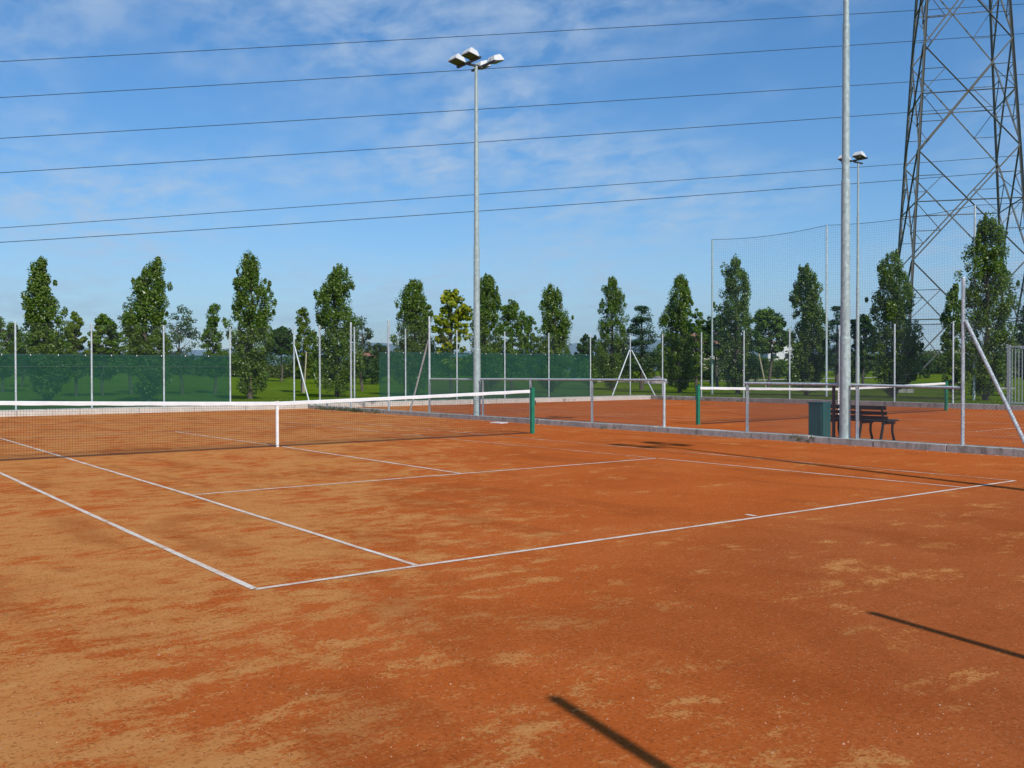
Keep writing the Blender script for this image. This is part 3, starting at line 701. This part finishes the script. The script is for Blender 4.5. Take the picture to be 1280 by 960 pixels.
def tree(name, x, y, H, Rw, kind, leaf, label, base=.05, n=150, per=62, size=.112, lean=0., lobe=None, bark='bark', group=None, leaf2=None, zb=None, spread=1.0):
    z0 = lawn_z(x, y) if zb is None else zb; H = H-z0
    root = thing(name, (x, y, z0), label, 'tree', group)
    px_, py_ = PROF[kind]; cb = base*H
    nb = 12; ph = rng.uniform(0, 6.28, nb)                     # uneven outline: lobes by direction and height
    def rad(t_, a):
        r = np.interp(t_, px_, py_)*Rw
        return r*(1+.13*np.sin(3*a+ph[0]+t_*4)+.12*np.sin(3.2*t_*6.28+ph[1]+a)+.08*np.sin(9*t_*6.28+2*a+ph[2]))
    axis = lambda t_: np.stack([lean*(t_**1.5)*Rw+.10*Rw*np.sin(t_*7+ph[3]), .08*Rw*np.sin(t_*6+ph[4]), t_*0], -1)
    # trunk and limbs
    tm = MB(); tpts = []; trad = []
    for i in range(9):
        u = i/8; a = axis(np.array(u*.9)); tpts.append((x+a[0], y+a[1], z0-.1+u*H*.9)); trad.append(max(.012, (.032*H**.75)*(1-u*.93)))
    tm.tube(tpts, trad, 8)
    for i in range(16):
        u = rng.uniform(.02, .7); a = rng.uniform(0, 6.28); zt = cb+u*(H-cb); s = np.array(tpts[0])+0
        c0 = axis(np.array(zt/H)); rr = rad(min(1, u+.2), a)*.75; rise = (1.2 if kind == 'poplar' else .35)*rr+.3
        tm.tube([(x+c0[0], y+c0[1], z0+zt), (x+c0[0]+math.cos(a)*rr*.6, y+c0[1]+math.sin(a)*rr*.6, z0+zt+rise*.55),
                 (x+c0[0]+math.cos(a)*rr, y+c0[1]+math.sin(a)*rr, z0+min(H*.98, zt+rise*1.3))], [.02+.004*H, .016, .006], 5)
    tm.build('trunk', M[bark], root, True)
    # crown clumps
    t_ = rng.uniform(0, 1, n*3); w = np.interp(t_, px_, py_)**.8; t_ = t_[rng.uniform(0, 1, n*3) < w*1.02][:n]; k = len(t_)
    a = rng.uniform(0, 6.28, k); rr = rad(t_, a)*np.sqrt(rng.uniform(.10, 1, k))*.93
    ax = axis(t_); cs = np.stack([x+ax[:, 0]+np.cos(a)*rr, y+ax[:, 1]+np.sin(a)*rr, z0+cb+t_*(H-cb)*.97], 1)
    cr = rng.uniform(.55, 1.25, (k, 1))*np.array([[.24, .24, .34 if kind == 'poplar' else .19]])*Rw**.5*spread
    if kind == 'poplar':                                       # leading shoots
        m_ = 16; tt = rng.uniform(.78, 1.0, m_); aa = rng.uniform(0, 6.28, m_); r2 = rad(tt, aa)*rng.uniform(.2, 1.05, m_); ax = axis(tt)
        cs = np.concatenate([cs, np.stack([x+ax[:, 0]+np.cos(aa)*r2, y+ax[:, 1]+np.sin(aa)*r2, z0+cb+tt*(H-cb)*.98], 1)])
        cr = np.concatenate([cr, rng.uniform(.6, 1.1, (m_, 1))*np.array([[.09, .09, .30]])])
        m_ = 14; tt = rng.uniform(.05, .85, m_); aa = rng.uniform(0, 6.28, m_); r2 = rad(tt, aa)*rng.uniform(1.0, 1.16, m_); ax = axis(tt)   # stray sprays
        cs = np.concatenate([cs, np.stack([x+ax[:, 0]+np.cos(aa)*r2, y+ax[:, 1]+np.sin(aa)*r2, z0+cb+tt*(H-cb)], 1)])
        cr = np.concatenate([cr, rng.uniform(.6, 1.1, (m_, 1))*np.array([[.12, .12, .22]])])
    if lobe:                                                   # extra side boughs: (px offset along view right, height share, radius)
        for (ox, ht, lr, q) in lobe:
            c0 = np.array([x, y, z0+ht*H])+RT*ox; d = rng.normal(size=(q, 3)); d /= np.linalg.norm(d, axis=1, keepdims=True)
            cs = np.concatenate([cs, c0+d*lr*rng.uniform(.2, 1, (q, 1))]); cr = np.concatenate([cr, np.full((q, 3), .24*lr**.5)])
    p, nr = clump_leaves(cs, cr, per)
    leaves_mesh('crown', p, nr, size, M[leaf], root)
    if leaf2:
        sel = rng.uniform(size=len(cs)) < .3; p, nr = clump_leaves(cs[sel], cr[sel]*1.08, per//2); o = leaves_mesh('pale_foliage', p, nr, size, M[leaf2], root)  # second set of paler leaves on a random share of the clumps
    return root
def row(px, Y=None, X=None, D=None):
    u = (px-640)/FPX
    d = D if D else ((Y-CAM[1])/(FW[1]+RT[1]*u) if Y else (X-CAM[0])/(FW[0]+RT[0]*u))
    q = at(px, 480, d); return q[0], q[1], d
def hgt(py, d): return CAM[2]+(464-py)*d/FPX
POP = 'poplars planted in rows round the courts'
def poplar(px, top, hw, label, Y=None, X=None, n=290, **kw):
    x, y, d = row(px, Y, X); tree('poplar_tree', x, y, hgt(top, d), hw*d/FPX*1.03, 'poplar', 'leaf_poplar', label, group=POP, n=n, per=84, size=.108, **kw); return d
poplar(60, 322, 23, 'leftmost columnar poplar behind the long green windscreen', Y=40.5, lean=-.35)
poplar(182, 320, 27, 'poplar between third and fourth fence posts with bushy left side', Y=40.5, lean=.35)
poplar(314, 316, 27, 'full two lobed poplar standing at the right end of the left windscreen', Y=40.5, n=280)
poplar(420, 331, 29, 'broad open poplar on the lawn between the two windscreens', Y=40.5, lean=.1)
poplar(516, 350, 26, 'ragged topped poplar just left of the yellow leaved tree', Y=41.0, lean=.15)
poplar(608, 342, 20, 'slim poplar directly behind the lamp mast', Y=41.5)
poplar(691, 356, 21, 'poplar with reddish tip right of the lamp mast', Y=42.0)
poplar(765, 346, 21, 'poplar just left of the twin braced corner post', Y=45.)
poplar(848, 344, 21, 'poplar just left of the tall net end pole', X=36.9)
poplar(922, 321, 24, 'poplar just right of the tall net end pole', X=36.9, lean=-.25)
poplar(1011, 331, 24, 'poplar left of the thick bench mast, behind the tall net', X=37.0, lean=-.2)
poplar(1119, 314, 29, 'stout poplar in front of the pylon left foot', X=37.0, n=290)
poplar(1233, 268, 33, 'tallest and nearest poplar at far right by the gate', X=36.6, n=320)
poplar(1192, 356, 15, 'small slim poplar tucked left of the tallest poplar', X=39.5, n=90)
def other(px, top, hw, D, kind, leaf, label, name='broadleaf_tree', base=.2, **kw):
    if leaf != 'leaf_airy': kw['n'] = int(kw.get('n', 100)*1.6)
    x, y, d = row(px, D=D); tree(name, x, y, hgt(top, d), hw*d/FPX, kind, leaf, label, base=base, **kw)
other(6, 392, 24, 60, 'round', 'leaf_mid', 'rounded green tree at the extreme left edge', n=110)
other(94, 384, 16, 54, 'pear', 'leaf_light', 'small pale green tree right of the leftmost poplar', n=80, size=.14)
other(30, 410, 22, 70, 'round', 'leaf_dark', 'dark bushy tree low behind the leftmost poplar', n=100)
other(130, 391, 22, 55, 'round', 'leaf_mid', 'small bright green tree just right of second fence post', n=90, size=.15, leaf2='leaf_light')
other(163, 366, 15, 58, 'round', 'leaf_airy', 'airy feathery tree peeping left of the second poplar', n=60, per=42, size=.11, spread=1.25)
other(226, 380, 24, 58, 'round', 'leaf_airy', 'sparse feathery tree with sky showing through its crown', base=.22, n=95, per=40, size=.11, spread=1.15)
other(268, 378, 18, 60, 'pear', 'leaf_mid', 'pointed green tree left of the two lobed poplar', n=90)
other(352, 409, 18, 88, 'umbrella', 'leaf_dark', 'dark umbrella shaped tree with thin bare trunk on lawn', name='umbrella_pine_tree', base=.52, n=90, size=.2)
other(379, 380, 17, 62, 'pear', 'leaf_light', 'light green young tree behind the braced corner post', n=80, bark='pale_bark')
other(452, 395, 19, 66, 'round', 'leaf_airy', 'feathery tree right of the broad open poplar', n=70, per=44, size=.13)
other(476, 430, 20, 90, 'round', 'leaf_dark', 'dark round tree at the left edge of the middle windscreen', n=80, size=.2)
other(564, 358, 24, 54, 'round', 'leaf_yellow', 'yellow green big leaved tree left of the lamp mast', n=60, per=30, size=.24, base=.25)
other(640, 374, 22, 62, 'round', 'leaf_mid', 'bushy light green tree right of the slim mast poplar', n=120, leaf2='leaf_light')
other(664, 392, 12, 70, 'round', 'leaf_mid', 'small bush topped tree left of the reddish tipped poplar', n=70)
other(732, 418, 14, 100, 'round', 'leaf_dark', 'distant dark round tree before the blue hills', n=70, size=.22)
other(895, 394, 24, 78, 'umbrella', 'leaf_dark', 'dark round crowned tree behind the tall net end pole', base=.42, n=100, size=.17)
other(870, 384, 14, 66, 'round', 'leaf_mid', 'green tree close behind the poplar left of the net pole', n=80)
other(962, 385, 24, 72, 'umbrella', 'leaf_mid', 'round crowned tree with pale support stake', base=.45, n=110, size=.16)
other(1079, 392, 18, 75, 'round', 'leaf_dark', 'dark tree seen between thick mast and stout poplar', n=90, size=.18)
other(1006, 420, 14, 95, 'pear', 'leaf_dark', 'distant dark tree at the poplar by the white house', n=60, size=.22)
other(1172, 452, 14, 120, 'round', 'leaf_hedge', 'small round bush framed by the pylon legs', name='bush', base=.02, n=50, size=.25)
other(1290, 380, 30, 52, 'pear', 'leaf_dark', 'dark tree cut by the right edge behind the gate', n=120)
def pine(px, top, hw, D, label, tiers=6):
    x, y, d = row(px, D=D); H = hgt(top, d); Rw = hw*d/FPX; z0 = lawn_z(x, y); H -= z0
    root = thing('pine_tree', (x, y, z0), label, 'tree', 'layered dark pines behind the courts')
    cs = []; cr = []
    lm = MB().tube([(x, y, z0-.1), (x+.05, y, z0+H*.5), (x, y, z0+H*.97)], [.17, .10, .02], 8)
    for k in range(tiers):
        f_ = .28+.72*k/(tiers-1); r = Rw*(1.05-.85*((f_-.28)/.72)**1.3)
        for q in range(int(7+5*r)):
            a = rng.uniform(0, 6.28); rr = r*rng.uniform(.35, 1)
            c = (x+math.cos(a)*rr, y+math.sin(a)*rr, z0+H*f_*.97+rng.uniform(-.1, .12)+.1*rr); cs.append(c); cr.append((.36, .36, .12))
            if q % 2 == 0: lm.tube([(x, y, z0+H*f_*.95), c], [.03, .008], 5)
    lm.build('trunk', M['bark'], root, True)
    for q in range(int(34+16*Rw)):
        f_ = rng.uniform(.22, .97); r = Rw*(1.0-.8*((max(f_, .28)-.28)/.72)**1.3)*np.sqrt(rng.uniform(0, .8)); a = rng.uniform(0, 6.28)
        cs.append((x+math.cos(a)*r, y+math.sin(a)*r, z0+H*f_)); cr.append((.34, .34, .26))
    p, nr = clump_leaves(np.array(cs), np.array(cr)*Rw**.3, 75, .9); leaves_mesh('crown', p, nr, .15, M['leaf_pine'], root, .45)
pine(802, 384, 27, 70, 'layered dark pine between the poplars behind the braced corner post', 6)
pine(1046, 384, 16, 74, 'layered dark pine hidden behind the thick bench mast', 5)
# tree stakes
for (px, D, dx_, lb) in ((958, 71, -.35, 'pale leaning stake supporting the round crowned tree'), (380, 61, .1, 'pale stake beside the light green young tree')):
    x, y, d = row(px, D=D); z0 = lawn_z(x, y); tag(MB().tube([(x, y, z0), (x-dx_*RT[0]*-1.6, y-dx_*RT[1]*-1.6, z0+2.6)], .045, 8).build('tree_stake', M['stake'], None, True), lb, 'stake')

# ------------------------------------------------------------------ far hedge, heap, path, houses, hills
pts = []; rad_ = []
for px in np.arange(-60, 1340, 4.0):
    D = 112+10*math.sin(px*.013)+rng.uniform(-5, 5); x, y, d = row(px, D=D); z0 = lawn_z(x, y)
    top = 447+6*math.sin(px*.021)+5*math.sin(px*.057+1)
    if 235 < px < 300: top += 4
    h = max(1.2, hgt(top, d)-z0)
    for q in range(3):
        pts.append((x+rng.uniform(-1, 1), y+rng.uniform(-1, 1), z0+h*(.2+.3*q)+rng.uniform(-.15, .15))); rad_.append((.6, .6, h*.26))
p, nr = clump_leaves(np.array(pts), np.array(rad_), 60); hd = leaves_mesh('hedge', p, nr, .30, M['leaf_hedge'], None); tag(hd, 'far mixed hedge and vineyard closing off the lawn', None, None, 'stuff')
pts = []; rad_ = []
for px in np.arange(-80, 1360, 5.0):
    D = 210+rng.uniform(-14, 14); x, y, d = row(px, D=D); top = 445+9*mnoise.noise(Vector((px*.017, 3, 0)))*1.4+4*mnoise.noise(Vector((px*.07, 9, 0)))
    if 185 < px < 262 or 1140 < px < 1180: top += 6
    h = max(2., hgt(top, d)-1.0)
    for q in range(3):
        pts.append((x+rng.uniform(-2, 2), y+rng.uniform(-2, 2), 1.0+h*(.2+.3*q))); rad_.append((1.4, 1.4, h*.26))
p, nr = clump_leaves(np.array(pts), np.array(rad_), 40); hd = leaves_mesh('distant_wood', p, nr, .6, M['leaf_dark'], None); tag(hd, 'distant line of dark trees along the horizon', None, None, 'stuff')
# individual shrubs on the lawn seen through gaps
for i, (px, top, hw, D, lb) in enumerate([(405, 446, 16, 84, 'shrub behind the brace foot right of the umbrella pine'), (465, 446, 22, 84, 'dark shrub left of the middle windscreen edge'),
        (735, 452, 12, 82, 'low shrub left of the braced corner poplar'), (888, 452, 14, 88, 'shrub under the dark round crowned tree'), (985, 446, 22, 92, 'wide shrub in front of the white house'), (945, 440, 12, 92, 'shrub under the staked round crowned tree'),
        (1065, 448, 14, 88, 'shrub low beside the thick bench mast'), (1150, 440, 18, 96, 'shrub at the pylon foot right of the stout poplar')]):
    x, y, d = row(px, D=D); z0 = lawn_z(x, y); h = hgt(top, d)-z0; w = hw*d/FPX
    root = thing('shrub', (x, y, z0), lb, 'shrub', 'shrubs at the far side of the lawn')
    d3 = rng.normal(size=(34, 3)); d3 /= np.linalg.norm(d3, axis=1, keepdims=True); cs = np.array([x, y, z0+h*.5])+d3*np.array([w, w, h*.48])*rng.uniform(.3, 1, (34, 1))
    p, nr = clump_leaves(cs, np.full((34, 3), .38), 60); leaves_mesh('foliage', p, nr, .2, M['leaf_dark' if i % 2 else 'leaf_mid'], root)
    MB().tube([(x, y, z0-.1), (x, y, z0+h*.7)], [.09, .03], 6).build('stem', M['bark'], root, True)
x, y, d = row(823, D=96); z0 = lawn_z(x, y); hp = MB(); vs = []; fs = []
for j in range(7):
    for i in range(16):
        a = 2*math.pi*i/16; r_ = 1.55*(1-j/6)**.8; vs.append((x+math.cos(a)*r_*1.1+.12*mnoise.noise(Vector((i*.9, j, 1))), y+math.sin(a)*r_, z0-.05+.78*(j/6)**.8+.07*mnoise.noise(Vector((i*1.3, j*1.1, 5)))))
for j in range(6):
    for i in range(16): fs.append((j*16+i, j*16+(i+1) % 16, (j+1)*16+(i+1) % 16, (j+1)*16+i))
tag(hp.add(vs, fs).build('gravel_heap', M['gravel'], None, True), 'pale heap of gravel on the lawn behind the pines', 'heap')
pv = []; pf = []
for i, px in enumerate(range(740, 1130, 15)):
    for D in (99.5, 102.5):
        x, y, d = row(px, D=D); pv.append((x, y, lawn_z(x, y)+.03))
for i in range(len(pv)//2-1): pf.append((2*i, 2*i+2, 2*i+3, 2*i+1))
struct(MB().add(pv, pf).build('path', M['path']), 'pale gravel path along the far lawn edge')
def house(px, D, w, dp, h, rh, wm, label, rz):
    x, y, d = row(px, D=D); root = thing('house', (x, y, 0), label, 'house', 'far houses glimpsed between the trees')
    MB().box((x, y, h/2), (w, dp, h), rz).build('wall', M[wm], root)
    ca, sa = math.cos(rz), math.sin(rz); L = lambda a, b_, z: (x+a*ca-b_*sa, y+a*sa+b_*ca, z)
    o = .4
    MB().add([L(-w/2-o, -dp/2-o, h+.01), L(w/2+o, -dp/2-o, h+.01), L(w/2+o, dp/2+o, h+.01), L(-w/2-o, dp/2+o, h+.01), L(-w/2-o, 0, h+rh), L(w/2+o, 0, h+rh)],
             [(0, 1, 5, 4), (2, 3, 4, 5), (0, 4, 3), (1, 2, 5), (3, 2, 1, 0)]).build('roof', M['roof_tile'], root)
    for a in np.arange(-w/2+1.3, w/2-1, 2.6):
        for z in np.arange(1.6, h-.8, 2.9):
            wn = MB().box(L(a, -dp/2-.02, z), (1.0, .1, 1.3), rz).build('window', M['wall_white'], root); MB().box(L(a, -dp/2-.075, z), (.8, .03, 1.1), rz).build('pane', M['window_glass'], wn)
rzh = YAW
house(884, 165, 7.5, 7, 6.0, 1.8, 'wall_pale', 'pale pink house left of the tall net end pole', rzh)
house(902, 190, 9, 8, 6.4, 1.2, 'wall_pale', 'cream house right of the tall net end pole', rzh)
house(970, 205, 5.5, 8, 7.2, .5, 'wall_white', 'white house right of the staked tree', rzh)
house(466, 170, 4.5, 5, 3.9, 1.2, 'wall_white', 'tiny white house left of the middle windscreen', rzh)
# mountains, hazy and far
def ridge(name, D, base, amp, seed, label):
    vs = []; fs = []; n = 130
    for j in range(4):
        for i in range(n+1):
            a = R(-62+124*i/n); dirv = RT*math.sin(a)+FW*math.cos(a); dd = D+j*440
            prof = base+amp*(mnoise.noise(Vector((i*.055, seed, 0)))+.5*mnoise.noise(Vector((i*.17, seed, 2)))+.22*mnoise.noise(Vector((i*.5, seed, 4))))
            z = (-20, prof*.55, prof, -20)[j]; vs.append((CAM[0]+dirv[0]*dd, CAM[1]+dirv[1]*dd, z))
    for j in range(3):
        for i in range(n): a = j*(n+1)+i; fs.append((a, a+1, a+n+2, a+n+1))
    struct(MB().add(vs, fs).build(name, M['mountain'], None, True), label)
ridge('mountains', 8200, 235, 165, 1.7, 'hazy blue mountain ridge far beyond the trees')
ridge('hills', 5000, 62, 42, 8.2, 'low hazy hills on the horizon')

# ------------------------------------------------------------------ weeds and clay crumbs
pts = []
for (x, y, k, s) in ((9.05, 28.2, 26, .5), (9.1, 26.6, 60, .9), (9.1, 25.9, 40, .5), (9.08, 24.4, 14, .3), (9.1, 12.2, 5, .2), (9.1, 6.1, 8, .25), (28.8, 28.4, 40, 1.2), (28.7, 26.2, 12, .5), (28.8, 24.5, 20, .7), (22.8, 29.95, 5, .2)):
    for q in range(k): pts.append((x+rng.normal()*.07, y+rng.normal()*s, abs(rng.normal())*.06+.02))
pts = np.array(pts); cs, nr = clump_leaves(pts, np.full((len(pts), 3), .05), 8, .2); wd = leaves_mesh('weeds', cs, nr, .07, M['leaf_weed'], None, .3); tag(wd, 'green weeds growing along the foot of the kerbs', None, None, 'stuff')
V = []; F = []
def blade(x, y, z, h):
    b0_ = len(V); a = rng.uniform(0, 6.28); w = .012; l = rng.uniform(-.5, .5, 2)*h
    V.extend([(x-math.cos(a)*w, y-math.sin(a)*w, z), (x+math.cos(a)*w, y+math.sin(a)*w, z), (x+l[0], y+l[1], z+h)]); F.append((b0_, b0_+1, b0_+2))
for q in range(26000):
    if q % 2: x_, y_ = rng.uniform(5.5, 29.6), 30.95+abs(rng.normal())*3.2
    else: x_, y_ = 29.75+abs(rng.normal())*3.0, rng.uniform(8, 33)
    blade(x_, y_, lawn_z(x_, y_)-.01, .05+.11*rng.uniform()**2+.12*(rng.uniform() < .12)*rng.uniform())
tag(MB().add(V, F).build('grass', M['leaf_grass'], None), 'longer grass along the foot of the far fences', None, None, 'stuff')
V = []; F = []
def crumb(x, y, s):
    b0_ = len(V); an = rng.uniform(0, 6.28)
    for k in range(4): V.append((x+math.cos(an+k*1.57)*s*rng.uniform(.7, 1.2), y+math.sin(an+k*1.57)*s*rng.uniform(.7, 1.2), -.001))
    V.append((x+rng.uniform(-.3, .3)*s, y+rng.uniform(-.3, .3)*s, s*rng.uniform(.7, 1.1)))
    for k in range(4): F.append((b0_+k, b0_+(k+1) % 4, b0_+4))
for q in range(5200):
    d = 2.6+11*rng.uniform()**1.7; px = rng.uniform(-80, 1360); p_ = at(px, 480, d); crumb(p_[0], p_[1], rng.uniform(.0018, .0055) if rng.uniform() < .95 else rng.uniform(.005, .009))
for q in range(900):
    y_ = rng.uniform(-6, 29); crumb(9.13-abs(rng.normal())*.10, y_, rng.uniform(.006, .02))
cl = MB().add(V, F).build('clay_crumbs', M['crumb'], None); tag(cl, 'scattered crumbs of crushed brick on the clay', None, None, 'stuff')

# ------------------------------------------------------------------ haze
hz = MB().box((0, 0, 269), (18600, 18600, 540)).build('haze', None, None)
hz.data.materials.clear(); hm = bpy.data.materials.new('haze'); hm.use_nodes = True; t = hm.node_tree; t.nodes.clear()
ho = t.nodes.new('ShaderNodeOutputMaterial'); hv = N(t, 'ShaderNodeVolumePrincipled', Density=.00012); hv.inputs['Color'].default_value = (.58, .82, 1.0, 1); hv.inputs['Anisotropy'].default_value = .0
t.links.new(hv.outputs[0], ho.inputs['Volume']); hz.data.materials.append(hm); hz['kind'] = 'stuff'; hz['label'] = 'pale blue haze over the whole landscape'
